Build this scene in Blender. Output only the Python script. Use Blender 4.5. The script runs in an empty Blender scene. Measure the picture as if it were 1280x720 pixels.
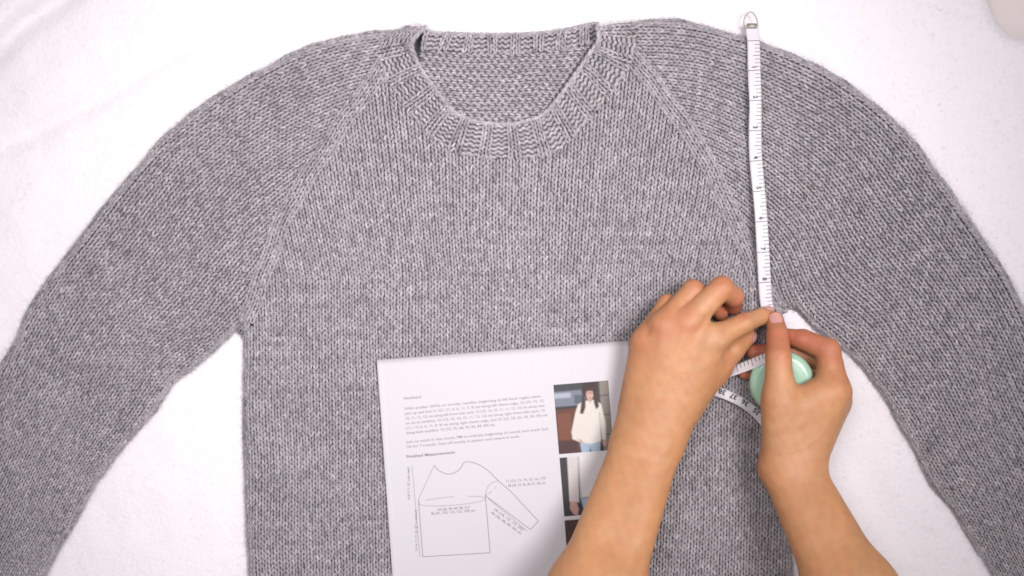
import bpy, math, random
import numpy as np

rng = np.random.default_rng(11)
random.seed(5)
S = 0.00067            # metres on the blanket covered by one pixel of the 1280 px wide photograph
H = 1.20               # camera height above the blanket (m)
scene = bpy.context.scene
col = scene.collection

# ------------------------------------------------------------------ camera, world, lamps, exposure
cam_d = bpy.data.cameras.new('camera')
cam = bpy.data.objects.new('camera', cam_d)
col.objects.link(cam)
cam.location = (0, 0, H)
cam_d.sensor_width = 36
cam_d.lens = 36 * H / (1280 * S)
cam_d.clip_start = 0.05
cam_d.clip_end = 50
scene.camera = cam

w = bpy.data.worlds.new('World')
scene.world = w
w.use_nodes = True
bg = w.node_tree.nodes['Background']
bg.inputs[0].default_value = (1.0, 0.975, 0.995, 1)
bg.inputs[1].default_value = 0.46


def area(name, loc, target, size, power, color):
    d = bpy.data.lights.new(name, 'AREA')
    d.shape = 'DISK'
    d.size = size
    d.energy = power
    d.color = color
    o = bpy.data.objects.new(name, d)
    col.objects.link(o)
    o.location = loc
    from mathutils import Vector
    o.rotation_euler = (Vector(target) - Vector(loc)).to_track_quat('-Z', 'Y').to_euler()
    return o


key = area('softbox_lamp', (0.56, 0.16, 1.24), (-0.075, 0.055, 0.0), 0.55, 2.6, (1.0, 0.955, 0.98))
key.data.spread = math.radians(55)
fill = area('added_fill_lamp', (-0.28, 0.30, 1.30), (-0.06, 0.05, 0.0), 0.60, 1.25, (1.0, 0.955, 0.985))  # added fill lamp, lightens the forearm's shadow on the sheet
fill.data.spread = math.radians(58)
scene.view_settings.view_transform = 'Standard'
scene.view_settings.look = 'None'
scene.view_settings.exposure = 0.0
scene.view_settings.gamma = 1.0
scene.render.engine = 'CYCLES'
scene.cycles.filter_width = 1.7        # the photograph is a soft video frame


# ------------------------------------------------------------------ helpers
def at(px, py, z_mm=0.0):
    """photograph pixel + height (mm) -> world point (m)"""
    z = np.asarray(z_mm, float) * 0.001
    k = S * (H - z) / H
    return np.stack(np.broadcast_arrays((np.asarray(px, float) - 640) * k, (360 - np.asarray(py, float)) * k, z), -1)


def tag(o, label=None, cat=None, group=None, kind=None):
    if label: o['label'] = label
    if cat: o['category'] = cat
    if group: o['group'] = group
    if kind: o['kind'] = kind
    return o


def empty(name, loc):
    o = bpy.data.objects.new(name, None)
    o.empty_display_size = 0.02
    o.location = loc
    col.objects.link(o)
    return o


def mesh_obj(name, V, F, mat, parent=None, smooth=True, colors=None, midx=None):
    """V (n,3) world coordinates, F (m,k) array or list of index lists"""
    me = bpy.data.meshes.new(name)
    V = np.asarray(V, np.float32)
    if isinstance(F, np.ndarray):
        m, k = F.shape
        me.vertices.add(len(V)); me.loops.add(m * k); me.polygons.add(m)
        me.vertices.foreach_set('co', V.ravel())
        me.loops.foreach_set('vertex_index', F.astype(np.int32).ravel())
        me.polygons.foreach_set('loop_start', np.arange(0, m * k, k, dtype=np.int32))
        me.polygons.foreach_set('loop_total', np.full(m, k, np.int32))
        me.update(calc_edges=True)
    else:
        me.from_pydata([tuple(map(float, v)) for v in V], [], [tuple(map(int, f)) for f in F])
    if smooth:
        me.polygons.foreach_set('use_smooth', np.ones(len(me.polygons), bool))
    if colors is not None:
        a = me.color_attributes.new('tint', 'FLOAT_COLOR', 'POINT')
        c = np.ones((len(V), 4), np.float32)
        c[:, :3] = colors
        a.data.foreach_set('color', c.ravel())
    for mm in (mat if isinstance(mat, (list, tuple)) else [mat]):
        me.materials.append(mm)
    if midx is not None:
        me.polygons.foreach_set('material_index', np.asarray(midx, np.int32))
    me.update()
    o = bpy.data.objects.new(name, me)
    col.objects.link(o)
    if parent is not None:
        o.parent = parent
        off = np.zeros(3)
        q = parent
        while q is not None:
            off += np.array(q.location); q = q.parent
        o.location = tuple(-off)
    return o


def new_mat(name, color=(.5, .5, .5), rough=0.8, attr=False, spec=0.3):
    m = bpy.data.materials.new(name)
    m.use_nodes = True
    nt = m.node_tree
    b = nt.nodes['Principled BSDF']
    b.inputs['Base Color'].default_value = (*color, 1)
    b.inputs['Roughness'].default_value = rough
    b.inputs['Specular IOR Level'].default_value = spec
    return m, nt, b


def node(nt, t, **kw):
    n = nt.nodes.new(t)
    for k, v in kw.items():
        if k in n.inputs: n.inputs[k].default_value = v
        else: setattr(n, k, v)
    return n


def noise_bump(nt, b, scale, strength, dist, detail=3):
    tc = node(nt, 'ShaderNodeTexCoord')
    n = node(nt, 'ShaderNodeTexNoise', Scale=scale, Detail=detail)
    bp = node(nt, 'ShaderNodeBump', Strength=strength, Distance=dist)
    nt.links.new(tc.outputs['Object'], n.inputs['Vector'])
    nt.links.new(n.outputs['Fac'], bp.inputs['Height'])
    nt.links.new(bp.outputs['Normal'], b.inputs['Normal'])
    return tc, n


def attr_times_noise(nt, b, scale, lo, hi, detail=2):
    a = node(nt, 'ShaderNodeAttribute', attribute_name='tint')
    tc = node(nt, 'ShaderNodeTexCoord')
    n = node(nt, 'ShaderNodeTexNoise', Scale=scale, Detail=detail)
    r = node(nt, 'ShaderNodeMapRange')
    r.inputs['From Min'].default_value = 0.3; r.inputs['From Max'].default_value = 0.7
    r.inputs['To Min'].default_value = lo; r.inputs['To Max'].default_value = hi
    mx = node(nt, 'ShaderNodeVectorMath', operation='MULTIPLY')
    nt.links.new(tc.outputs['Object'], n.inputs['Vector'])
    nt.links.new(n.outputs['Fac'], r.inputs['Value'])
    nt.links.new(a.outputs['Color'], mx.inputs[0])
    nt.links.new(r.outputs['Result'], mx.inputs[1])
    nt.links.new(mx.outputs['Vector'], b.inputs['Base Color'])
    return tc


def catmull(P, n):
    P = np.asarray(P, float)
    Q = np.vstack([2 * P[0] - P[1], P, 2 * P[-1] - P[-2]])
    t = np.linspace(0, len(P) - 1, n)
    i = np.clip(t.astype(int), 0, len(P) - 2)
    f = (t - i)[:, None]
    p0, p1, p2, p3 = Q[i], Q[i + 1], Q[i + 2], Q[i + 3]
    return 0.5 * (2 * p1 + (p2 - p0) * f + (2 * p0 - 5 * p1 + 4 * p2 - p3) * f**2 + (3 * p1 - p0 - 3 * p2 + p3) * f**3)


def resample(P, step=None, n=None):
    d = np.r_[0, np.cumsum(np.linalg.norm(np.diff(P, axis=0), axis=1))]
    if n is None: n = max(2, int(round(d[-1] / step)) + 1)
    t = np.linspace(0, d[-1], n)
    return np.stack([np.interp(t, d, P[:, k]) for k in range(P.shape[1])], -1)


def inside(poly, x, y):
    poly = np.asarray(poly, float)
    r = np.zeros(np.shape(x), bool)
    x0, y0 = poly[-1]
    for x1, y1 in poly:
        c = (y1 > y) != (y0 > y)
        with np.errstate(divide='ignore', invalid='ignore'):
            xi = (x0 - x1) * (y - y1) / (y0 - y1 + 1e-12) + x1
        r ^= c & (x < xi)
        x0, y0 = x1, y1
    return r


def dist_poly(poly, x, y, closed=True):
    P = np.asarray(poly, float)
    A = P if closed else P[:-1]
    B = np.roll(P, -1, 0) if closed else P[1:]
    sh = np.shape(x)
    x = np.ravel(x); y = np.ravel(y)
    best = np.full(x.shape, 1e9)
    for (ax, ay), (bx, by) in zip(A, B):
        dx, dy = bx - ax, by - ay
        t = np.clip(((x - ax) * dx + (y - ay) * dy) / (dx * dx + dy * dy + 1e-9), 0, 1)
        best = np.minimum(best, (x - ax - t * dx)**2 + (y - ay - t * dy)**2)
    return np.sqrt(best).reshape(sh)


def sines(x, y, seed, wl, n=6):
    r = np.random.default_rng(seed)
    v = 0
    for _ in range(n):
        a = r.uniform(0, 2 * math.pi); l = wl * r.uniform(0.7, 1.6); p = r.uniform(0, 6.28)
        v = v + np.sin((x * math.cos(a) + y * math.sin(a)) * 2 * math.pi / l + p)
    return v / n**0.5


# ------------------------------------------------------------------ materials
M_floor, nt, b = new_mat('beige_floor', (.68, .61, .59), .6)
noise_bump(nt, b, 60, .2, .002)

M_blanket, nt, b = new_mat('white_fleece', (.69, .655, .675), 1.0, spec=.03)
b.inputs['Sheen Weight'].default_value = .15
noise_bump(nt, b, 300, .5, .0014, 5)

M_pile, nt, b = new_mat('fleece_fibre', (.71, .675, .695), 1.0, spec=.03)

M_yarn, nt, b = new_mat('heather_yarn', (.4, .4, .4), .92, spec=.12)
attr_times_noise(nt, b, 750, .74, 1.26, 3)
b.inputs['Sheen Weight'].default_value = .1
n2 = node(nt, 'ShaderNodeTexNoise', Scale=2600, Detail=1)
bp = node(nt, 'ShaderNodeBump', Strength=.5, Distance=.0004)
tc = node(nt, 'ShaderNodeTexCoord')
nt.links.new(tc.outputs['Object'], n2.inputs['Vector'])
nt.links.new(n2.outputs['Fac'], bp.inputs['Height'])
nt.links.new(bp.outputs['Normal'], b.inputs['Normal'])

M_cloth, nt, b = new_mat('gap_shaded_backing', (.14, .13, .136), .95, spec=.05)  # yarn backing; shade in the stitch gaps is put into its darker colour
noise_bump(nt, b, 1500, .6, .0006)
M_fuzz, nt, b = new_mat('wool_fibre', (.42, .40, .415), .95, spec=.05)

M_paper, nt, b = new_mat('white_paper', (.49, .472, .494), .75, spec=.2)
noise_bump(nt, b, 900, .06, .0003)
M_ink, nt, b = new_mat('grey_ink', (.22, .20, .215), .8)
M_inkfaint, nt, b = new_mat('pale_grey_ink', (.25, .225, .24), .8)
M_print, nt, b = new_mat('photo_print', (.5, .5, .5), .45)
attr_times_noise(nt, b, 700, .97, 1.03, 3)

M_tape, nt, b = new_mat('white_tape', (.54, .52, .535), .5, spec=.3)
M_tapeink, nt, b = new_mat('black_tape_ink', (.035, .032, .035), .6)
M_mint, nt, b = new_mat('mint_plastic', (.295, .465, .345), .22, spec=.5)
M_mintseam, nt, b = new_mat('mint_plastic_seam', (.30, .55, .37), .4, spec=.4)
M_metal, nt, b = new_mat('clip_metal', (.34, .32, .29), .5)
b.inputs['Metallic'].default_value = .6

M_skin, nt, b = new_mat('skin', (.6, .35, .2), .5, spec=.35)
attr_times_noise(nt, b, 130, .94, 1.06, 4)
b.inputs['Subsurface Weight'].default_value = .22
b.inputs['Subsurface Radius'].default_value = (1.0, .35, .2)
b.inputs['Subsurface Scale'].default_value = .004
tc = node(nt, 'ShaderNodeTexCoord')
v = node(nt, 'ShaderNodeTexVoronoi', Scale=900)
n2 = node(nt, 'ShaderNodeTexNoise', Scale=260, Detail=4)
ad = node(nt, 'ShaderNodeMath', operation='ADD')
bp = node(nt, 'ShaderNodeBump', Strength=.22, Distance=.0006)
nt.links.new(tc.outputs['Object'], v.inputs['Vector'])
nt.links.new(tc.outputs['Object'], n2.inputs['Vector'])
nt.links.new(v.outputs['Distance'], ad.inputs[0])
nt.links.new(n2.outputs['Fac'], ad.inputs[1])
nt.links.new(ad.outputs[0], bp.inputs['Height'])
nt.links.new(bp.outputs['Normal'], b.inputs['Normal'])
M_nail, nt, b = new_mat('fingernail', (.52, .27, .235), .35, spec=.35)
b.inputs['Subsurface Weight'].default_value = .1
b.inputs['Subsurface Scale'].default_value = .002

# ------------------------------------------------------------------ outlines traced in photograph pixels
OUT_L = [(503, 37), (455, 41), (403, 52), (369, 64), (334, 83), (300, 101), (254, 130), (226, 152), (202, 173), (180, 199),
         (130, 258), (83, 320), (64, 344), (48, 367), (33, 391), (22, 418), (11, 440), (0, 458), (-20, 500), (-45, 560),
         (-75, 640), (-108, 740), (-150, 880)]
IN_L = [(303, 405), (295, 411), (277, 430), (247, 457), (215, 480), (195, 513), (171, 539), (152, 561), (121, 603),
        (96, 649), (73, 687), (56, 720), (28, 780), (-8, 880)]
OUT_R = [(748, 32), (770, 28), (792, 27), (835, 23), (869, 29), (904, 39), (930, 46), (952, 53), (1020, 80), (1080, 118),
         (1133, 164), (1160, 200), (1180, 227), (1204, 260), (1224, 291), (1240, 313), (1265, 355), (1280, 385),
         (1310, 450), (1345, 530), (1385, 630), (1420, 730), (1470, 880)]
IN_R = [(977, 384), (985, 384), (998, 388), (1019, 411), (1041, 426), (1062, 442), (1079, 460), (1091, 477), (1112, 506),
        (1129, 539), (1142, 560), (1164, 607), (1191, 636), (1218, 682), (1240, 718), (1272, 780), (1315, 880)]
SIDE_L = [(303, 405), (306, 425), (305, 470), (305, 540), (307, 620), (312, 720), (317, 880)]
SIDE_R = [(977, 384), (976, 400), (975, 450), (975, 540), (981, 620), (991, 720), (1000, 880)]
RAG_L = [(492, 62), (476, 86), (452, 120), (430, 150), (395, 202), (362, 258), (338, 315), (322, 362), (309, 400)]
RAG_R = [(782, 58), (797, 80), (820, 110), (842, 138), (872, 180), (898, 230), (922, 285), (942, 335), (960, 372), (970, 386)]
NECK_IN = [(531, 34), (522, 43), (515, 53), (517, 66), (527, 87), (545, 112), (563, 136), (581, 147), (603, 153), (630, 155), (655, 152),
           (680, 142), (701, 118), (724, 86), (738, 65), (746, 55), (748, 44), (746, 32)]
NECK_OUT = [(508, 32), (484, 44), (472, 60), (476, 82), (488, 108), (510, 140), (538, 170), (566, 190), (597, 197), (630, 199), (663, 198),
            (697, 189), (730, 157), (760, 122), (783, 90), (793, 66), (796, 46), (794, 28)]
BACK_TOP = [(529, 38), (545, 41), (570, 42), (600, 43), (640, 43), (680, 41), (708, 37), (726, 33), (744, 29)]
BACK_BOT = [(526, 62), (538, 63), (562, 64), (600, 66), (640, 67), (680, 65), (708, 61), (726, 57), (745, 52)]
SIL = OUT_L[::-1] + [(512, 32), (522, 30), (531, 33)] + BACK_TOP[1:-1] + [(736, 30)] + OUT_R + IN_R[::-1] + SIDE_R[1:] + SIDE_L[::-1][:-1] + IN_L[1:]
SIL = np.array(SIL, float)
neck_poly = NECK_OUT + NECK_IN[::-1]
neck_hole = NECK_IN + [(746, 10), (531, 10)]
body_poly = RAG_L + SIDE_L[1:] + SIDE_R[::-1] + RAG_R[::-1]


def z_front(x, y):
    """height (mm) of the sweater's outer face"""
    x = np.asarray(x, float); y = np.asarray(y, float)
    d = dist_poly(SIL, x, y)
    d = np.where(inside(SIL, x, y), d, 0)
    rnd = np.sqrt(np.clip(1 - (1 - np.clip(d / 14, 0, 1))**2, 0, 1))
    under = np.clip(np.minimum(np.minimum(x - 462, 800 - x), y - 418) / 14, 0, 1)        # pressed flat by the paper
    z = 1.6 + 6.2 * rnd + rnd * (1 - under) * (1.7 * sines(x, y * 1.5, 3, 190) + .65 * sines(x, y, 8, 75))
    for cx, cy, s, a in ((512, 46, 16, 8.0), (766, 48, 22, 8.5), (575, 158, 16, 1.6)):
        z = z + a * np.exp(-((x - cx)**2 + (y - cy)**2) / (2 * s * s))
    z = z + 1.6 * np.exp(-(dist_poly(NECK_IN, x, y, False) / 15)**2) * np.clip(rnd + .5, 0, 1)
    dr = np.minimum(dist_poly(RAG_L, x, y, False), dist_poly(RAG_R, x, y, False))
    z = z + rnd * (1.0 * np.exp(-(dr / 9)**2) - 1.1 * np.exp(-((dr - 14) / 5)**2))
    return z


# ------------------------------------------------------------------ yarn
TAU = np.array([-1, -.6, 0., .6, 1]); RAD = np.array([.42, .86, 1., .86, .42])
NS = 6
ANG = np.arange(NS) * 2 * math.pi / NS


def heather(n, lo=.10, hi=.475):
    g = np.clip(rng.normal(.5, .18, n), 0, 1)
    v = lo + (hi - lo) * g
    c = np.stack([v, v * .925, v * .965], -1)
    c *= 1 + rng.normal(0, .012, (n, 3))
    return c


class Yarn:
    """many short curved strands, collected and linked as one mesh"""
    def __init__(s): s.V = []; s.C = []; s.n = 0

    def add(s, C, A, B, N, r, bend_z, bend_s, colr):
        """C centre, A half-length vector, B unit side, N unit up (n,3); r (n,) radius; bends in metres at the ends"""
        t = TAU[None, :, None]
        n = len(C)
        cl = C[:, None] + A[:, None] * t - N[:, None] * (bend_z[:, None, None] * t**2) + B[:, None] * (bend_s[:, None, None] * (t**2 - .4))
        rr = (r[:, None] * RAD[None])[:, :, None, None]
        ca = np.cos(ANG)[None, None, :, None]; sa = np.sin(ANG)[None, None, :, None]
        V = cl[:, :, None] + rr * (ca * B[:, None, None] + sa * N[:, None, None])
        s.V.append(V.reshape(-1, 3)); s.C.append(np.repeat(colr, len(TAU) * NS, 0)); s.n += n

    def build(s, name, parent):
        V = np.concatenate(s.V); C = np.concatenate(s.C)
        k, j = np.meshgrid(np.arange(len(TAU) - 1), np.arange(NS), indexing='ij')
        a = k * NS + j; b_ = k * NS + (j + 1) % NS
        q = np.stack([a, b_, b_ + NS, a + NS], -1).reshape(-1, 4)
        F = (q[None] + (np.arange(s.n) * len(TAU) * NS)[:, None, None]).reshape(-1, 4)
        o = mesh_obj(name, V, F, M_yarn, parent, True, C)
        o['kind'] = 'stuff'
        return o


def frames(P, zf, dz):
    """P (i,j,2) pixel lattice of stitch corners -> centres, wale half vectors, row half vectors, normals in the world"""
    c = (P[:-1, :-1] + P[1:, :-1] + P[:-1, 1:] + P[1:, 1:]) / 4
    wv = (P[:-1, 1:] + P[1:, 1:] - P[:-1, :-1] - P[1:, :-1]) / 4          # half of one row, along the wale
    rv = (P[1:, :-1] + P[1:, 1:] - P[:-1, :-1] - P[:-1, 1:]) / 4          # half of one stitch, along the row
    return c, wv, rv


def to_world(c, wv, rv, zf, dz=0.0):
    z0 = zf(c[:, 0], c[:, 1]) + dz
    e = 1.5
    gx = (zf(c[:, 0] + e, c[:, 1]) - zf(c[:, 0] - e, c[:, 1])) / (2 * e) / (S * 1000)
    gy = (zf(c[:, 0], c[:, 1] + e) - zf(c[:, 0], c[:, 1] - e)) / (2 * e) / (S * 1000)
    gx = np.clip(gx, -2.2, 2.2); gy = np.clip(gy, -2.2, 2.2)
    C = at(c[:, 0], c[:, 1], z0)

    def lift(v):
        return np.stack([v[:, 0] * S, -v[:, 1] * S, (v[:, 0] * gx + v[:, 1] * gy) * S], -1)
    W, R = lift(wv), lift(rv)
    N = np.cross(W, R); N /= np.linalg.norm(N, axis=1)[:, None] + 1e-12
    N *= np.sign(N[:, 2:3] + 1e-9)
    return C, W, R, N


def knit(Y, C, W, R, N, thick=1.0, tone=None):
    """two legs of a V per stitch; W points towards the cuff / hem (the V's point)"""
    n = len(C)
    rl = np.linalg.norm(R, axis=1)
    base = heather(n) if tone is None else tone
    for sgn in (-1, 1):
        k = 1 + rng.normal(0, .06, n)
        A = W * (1.36 * k)[:, None] - sgn * R * (.29 + rng.normal(0, .07, n))[:, None]
        c = C + sgn * R * (.465 + rng.normal(0, .05, n))[:, None] + W * rng.normal(0, .09, n)[:, None]
        B = np.cross(A, N); B /= np.linalg.norm(B, axis=1)[:, None]
        if sgn < 0: B = -B
        r = np.minimum(rl * .455, .00118) * thick * (1 + rng.normal(0, .09, n))
        cc = np.clip(base * .45 + heather(n) * .55, .05, .9)
        Nt = N + W / (np.linalg.norm(W, axis=1)[:, None]) * (-.10)
        Y.add(c, A, B, Nt / np.linalg.norm(Nt, axis=1)[:, None], r, r * .75, r * .25 * (1 + rng.normal(0, .4, n)), cc)


def purl(Y, C, W, R, N, par, thick=1.0, amp=1.0):
    """one arched bump across each stitch, alternating up and down"""
    n = len(C)
    rl = np.linalg.norm(W, axis=1)
    for k in (0, 1):
        sg = np.where((par + k) % 2 == 0, 1.0, -1.0)
        c = C + W * (sg * .40 * amp + rng.normal(0, .08, n))[:, None] + R * (k - .5) * 1.0
        A = R * (.98 + rng.normal(0, .06, n))[:, None] + W * (sg * .22 * amp + rng.normal(0, .07, n))[:, None]
        B = W / rl[:, None]
        r = np.minimum(rl * .50, .00125) * thick * (1 + rng.normal(0, .07, n))
        Y.add(c, A, B, N, r, r * 1.1, -sg * r * .45, heather(n, .20, .42))


def lattice_base(P, mask, zf, dz, name, parent):
    """the backing between the stitches: one quad per kept stitch"""
    ni, nj = P.shape[:2]
    z = zf(P[..., 0], P[..., 1]) + dz
    V = at(P[..., 0], P[..., 1], z).reshape(-1, 3)
    i, j = np.nonzero(mask)
    idx = lambda a, b_: a * nj + b_
    F = np.stack([idx(i, j), idx(i, j + 1), idx(i + 1, j + 1), idx(i + 1, j)], -1)
    use, inv = np.unique(F, return_inverse=True)
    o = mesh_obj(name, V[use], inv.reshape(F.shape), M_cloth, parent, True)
    return o


# ------------------------------------------------------------------ floor and blanket
o = mesh_obj('floor', [(-2.5, -2.5, -.03), (2.5, -2.5, -.03), (2.5, 2.5, -.03), (-2.5, 2.5, -.03)], [(0, 1, 2, 3)], M_floor, smooth=False)
tag(o, kind='structure')


def z_blanket(x, y):
    """x,y photograph pixels -> mm"""
    z = .35 * sines(x, y, 21, 60) + .5 * sines(x, y, 5, 150)
    # long soft folds running up to the right, as in the top left corner
    def fold(ax, ay, bx, by, wid, hgt):
        L = math.hypot(bx - ax, by - ay); ux, uy = (bx - ax) / L, (by - ay) / L
        t = (x - ax) * ux + (y - ay) * uy
        d = (x - ax) * -uy + (y - ay) * ux + 5 * np.sin(t / 47.) + 2.5 * np.sin(t / 19. + 1)
        f = np.clip(np.minimum(t + 40, L + 40 - t) / 90, 0, 1)
        return hgt * f * np.exp(-(d / wid)**2)
    z = z + fold(-60, 125, 120, -50, 15, -9) + fold(-60, 70, 60, -40, 22, 6)
    z = z + fold(0, 190, 140, 122, 13, -5.0) + fold(120, 132, 300, 20, 11, -4.2) + fold(30, 130, 150, 30, 26, 3.0)
    z = z + fold(0, 300, 90, 160, 26, 1.5)
    z = z + fold(1130, -6, 1250, 26, 8, -3.5) + fold(1270, 60, 1292, 170, 12, -5) + fold(1200, 60, 1235, 85, 9, -2.2)
    z = z + fold(1060, 560, 1190, 760, 26, -1.3) + fold(160, 560, 290, 640, 26, -1.2)
    # the sweater presses the pile down
    d = np.where(inside(SIL, x, y), -dist_poly(SIL, x, y), dist_poly(SIL, x, y))
    z = z * np.clip((d + 4) / 22, .0, 1)
    z = z - 1.2 * np.clip((4 - d) / 8, 0, 1)
    # the corner at the top right, where the edge drops to the floor
    e = dist_poly([(1231, -400), (1231, -14), (1236, 8), (1246, 30), (1262, 45), (1290, 53), (2000, 70)], x, y, False)
    hole = inside([(1231, -400), (1231, -14), (1236, 8), (1246, 30), (1262, 45), (1290, 53), (2000, 70), (2000, -400)], x, y)
    return z, np.where(hole, -e, e)


gx = np.arange(-420, 1701, 5.0); gy = np.arange(-240, 961, 5.0)
X, Yy = np.meshgrid(gx, gy, indexing='ij')
Z, E = z_blanket(X, Yy)
# tufted surface
Z = Z + .22 * rng.normal(0, 1, Z.shape)
edge = np.clip(1 - E / 16, 0, 1)
Z = Z - 10 * (1 - np.sqrt(np.clip(1 - edge**2, 0, 1)))
Z = np.where(E < 0, -12 - 0 * Z, Z)
GX = np.gradient(E, 5.0, axis=0); GY = np.gradient(E, 5.0, axis=1)
snap = (E < 0) & (E > -9)
X = np.where(snap, X - E * GX, X); Yy = np.where(snap, Yy - E * GY, Yy)
V = at(X, Yy, Z).reshape(-1, 3)
ni, nj = X.shape
keep = (E[:-1, :-1] > -6) & (E[1:, 1:] > -6) & (E[1:, :-1] > -6) & (E[:-1, 1:] > -6)
i, j = np.nonzero(keep)
F = np.stack([i * nj + j, i * nj + j + 1, (i + 1) * nj + j + 1, (i + 1) * nj + j], -1)[:, ::-1]
use, inv = np.unique(F, return_inverse=True)
blanket = mesh_obj('blanket', V[use], inv.reshape(F.shape), M_blanket)
tag(blanket, 'soft white fleece blanket spread under the grey sweater', 'blanket')


def hairs(name, P, D, L, wid, mat, parent, curl=.35, flat=1.0):
    """P root, D unit direction (n,3), L length, wid width (n,)"""
    n = len(P)
    side = np.cross(D, np.array([0, 0, 1.]) + rng.normal(0, flat, (n, 3))); side /= np.linalg.norm(side, axis=1)[:, None] + 1e-9
    bendv = (side if flat < .5 else np.cross(D, side)) * (rng.normal(0, curl, n) * L)[:, None]
    p1 = P + D * (L * .5)[:, None] + bendv * .35
    p2 = P + D * L[:, None] + bendv
    s = side * (wid * .5)[:, None]
    V = np.stack([P - s, P + s, p1 + s * .8, p1 - s * .8, p2 + s * .25, p2 - s * .25], 1).reshape(-1, 3)
    q = np.array([[0, 1, 2, 3], [3, 2, 4, 5]])
    F = (q[None] + (np.arange(n) * 6)[:, None, None]).reshape(-1, 4)
    o = mesh_obj(name, V, F, mat, parent, True)
    o['kind'] = 'stuff'
    return o


n = 130000
hx = rng.uniform(-60, 1340, n); hy = rng.uniform(-50, 770, n)
far_in = inside(SIL, hx, hy) & (dist_poly(SIL, hx, hy) > 6)
hx, hy = hx[~far_in], hy[~far_in]
hz, he = z_blanket(hx, hy)
ok = he > 3
hx, hy, hz = hx[ok], hy[ok], hz[ok]
n = len(hx)
az = 2.2 + 1.2 * sines(hx, hy, 40, 45) + rng.normal(0, .8, n)
el = np.clip(rng.normal(.16, .08, n), .03, .4)
D = np.stack([np.cos(az) * np.cos(el), np.sin(az) * np.cos(el), np.sin(el)], -1)
hairs('fleece_pile', at(hx, hy, hz - .1), D, rng.uniform(.0012, .0030, n), rng.uniform(.00018, .00034, n), M_pile, blanket, .25, .18)

# ------------------------------------------------------------------ sweater
sweater = empty('sweater', at(640, 360, 1))
tag(sweater, 'heather grey hand knitted raglan pullover laid flat on white fleece', 'sweater')

# back layer lying on the blanket, whole outline, a closed slab
sil = resample(np.vstack([SIL, SIL[:1]]), step=6)[:-1]
cen = sil.mean(0)
from mathutils.geometry import delaunay_2d_cdt
from mathutils import Vector


def fill(poly, holes=()):
    pts = [Vector(p) for p in poly]
    r = delaunay_2d_cdt(pts, [(k, (k + 1) % len(poly)) for k in range(len(poly))], [], 1, 1e-6)
    return [list(f) for f in r[2]], np.array([list(p) for p in r[0]])


dd = np.roll(sil, -1, 0) - np.roll(sil, 1, 0)
nn = np.stack([dd[:, 1], -dd[:, 0]], -1); nn /= np.linalg.norm(nn, axis=1)[:, None]
sgn = np.where(inside(SIL, sil[:, 0] + nn[:, 0] * 2, sil[:, 1] + nn[:, 1] * 2), 1, -1)[:, None]
sil_in = sil + nn * sgn * 2.5
fc, pts = fill(sil_in)
m = len(sil_in)
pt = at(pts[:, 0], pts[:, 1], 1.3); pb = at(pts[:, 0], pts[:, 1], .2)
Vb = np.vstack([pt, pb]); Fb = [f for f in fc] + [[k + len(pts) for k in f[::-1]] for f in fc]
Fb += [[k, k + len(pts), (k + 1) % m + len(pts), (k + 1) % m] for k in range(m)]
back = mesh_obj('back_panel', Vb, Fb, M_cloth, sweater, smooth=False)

# --- front of the body
wst, hst = 7.7, 5.95
nw, nr = 96, 142
iu = (np.arange(nw + 1) - nw / 2)
yr = 44 + np.arange(nr + 1) * hst
U, Vv = np.meshgrid(iu, yr, indexing='ij')
fan = 1 + .0008 * np.clip(345 - Vv, 0, None) - .00006 * np.clip(Vv - 345, 0, None)
PX = 640 + U * wst * fan * .985 + 1.6 * sines(U * wst, Vv, 51, 120) * .6
PY = Vv + 2.0 * sines(U * wst, Vv, 52, 260) + .010 * np.clip(345 - Vv, 0, 400) * np.abs(U * wst) / 60
P = np.stack([PX, PY], -1)


def fold_strip(path, half=3.6, off=2.9, step=6.1):
    Q = resample(catmull(path, 1500), step=step)
    T = np.gradient(Q, axis=0); T /= np.linalg.norm(T, axis=1)[:, None]
    Nn = np.stack([T[:, 1], -T[:, 0]], -1)
    m_ = Q[len(Q) // 2] + Nn[len(Q) // 2] * 6
    if not inside(SIL, m_[0:1], m_[1:2])[0]: Nn = -Nn
    s_ = np.linspace(off - half, off + half, 3)[:, None, None] + (.9 * sines(Q[:, 0], Q[:, 1], 17, 38) + rng.normal(0, .35, len(Q)))[None, :, None]
    return Q[None] + Nn[None] * s_


def panel(name, P, extra_mask, zf, dz=0.0, folds=()):
    c, wv, rv = frames(P, zf, dz)
    mask = extra_mask(c[..., 0], c[..., 1])
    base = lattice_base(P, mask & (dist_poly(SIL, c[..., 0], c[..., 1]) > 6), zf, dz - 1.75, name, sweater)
    sel = np.nonzero(mask)
    C, W, R, N = to_world(c[sel], wv[sel], rv[sel], zf, dz)
    Y = Yarn()
    # each strand shades slowly along its row, as a heather yarn does
    g = rng.normal(0, 1, (mask.shape[0] + 8, mask.shape[1]))
    g = sum(g[k:k + mask.shape[0]] for k in range(8)) / 8**.5
    pt_ = .5 * sines(c[..., 0], c[..., 1], 91, 70) + .5 * sines(c[..., 0], c[..., 1], 92, 32)
    tone = (.29 + .030 * np.clip(g, -2.2, 2.2) + .022 * np.clip(pt_, -2, 2))[sel][:, None] * np.array([1, .925, .965])
    knit(Y, C, W, R, N, 1.0, tone)
    for path in folds:
        Q = fold_strip(path)
        c, wv, rv = frames(Q, zf, dz)
        C, W, R, N = to_world(c.reshape(-1, 2), wv.reshape(-1, 2), rv.reshape(-1, 2), zf, dz)
        knit(Y, C, W, R, N)
    Y.build('knit_stitches', base)
    return base


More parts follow.
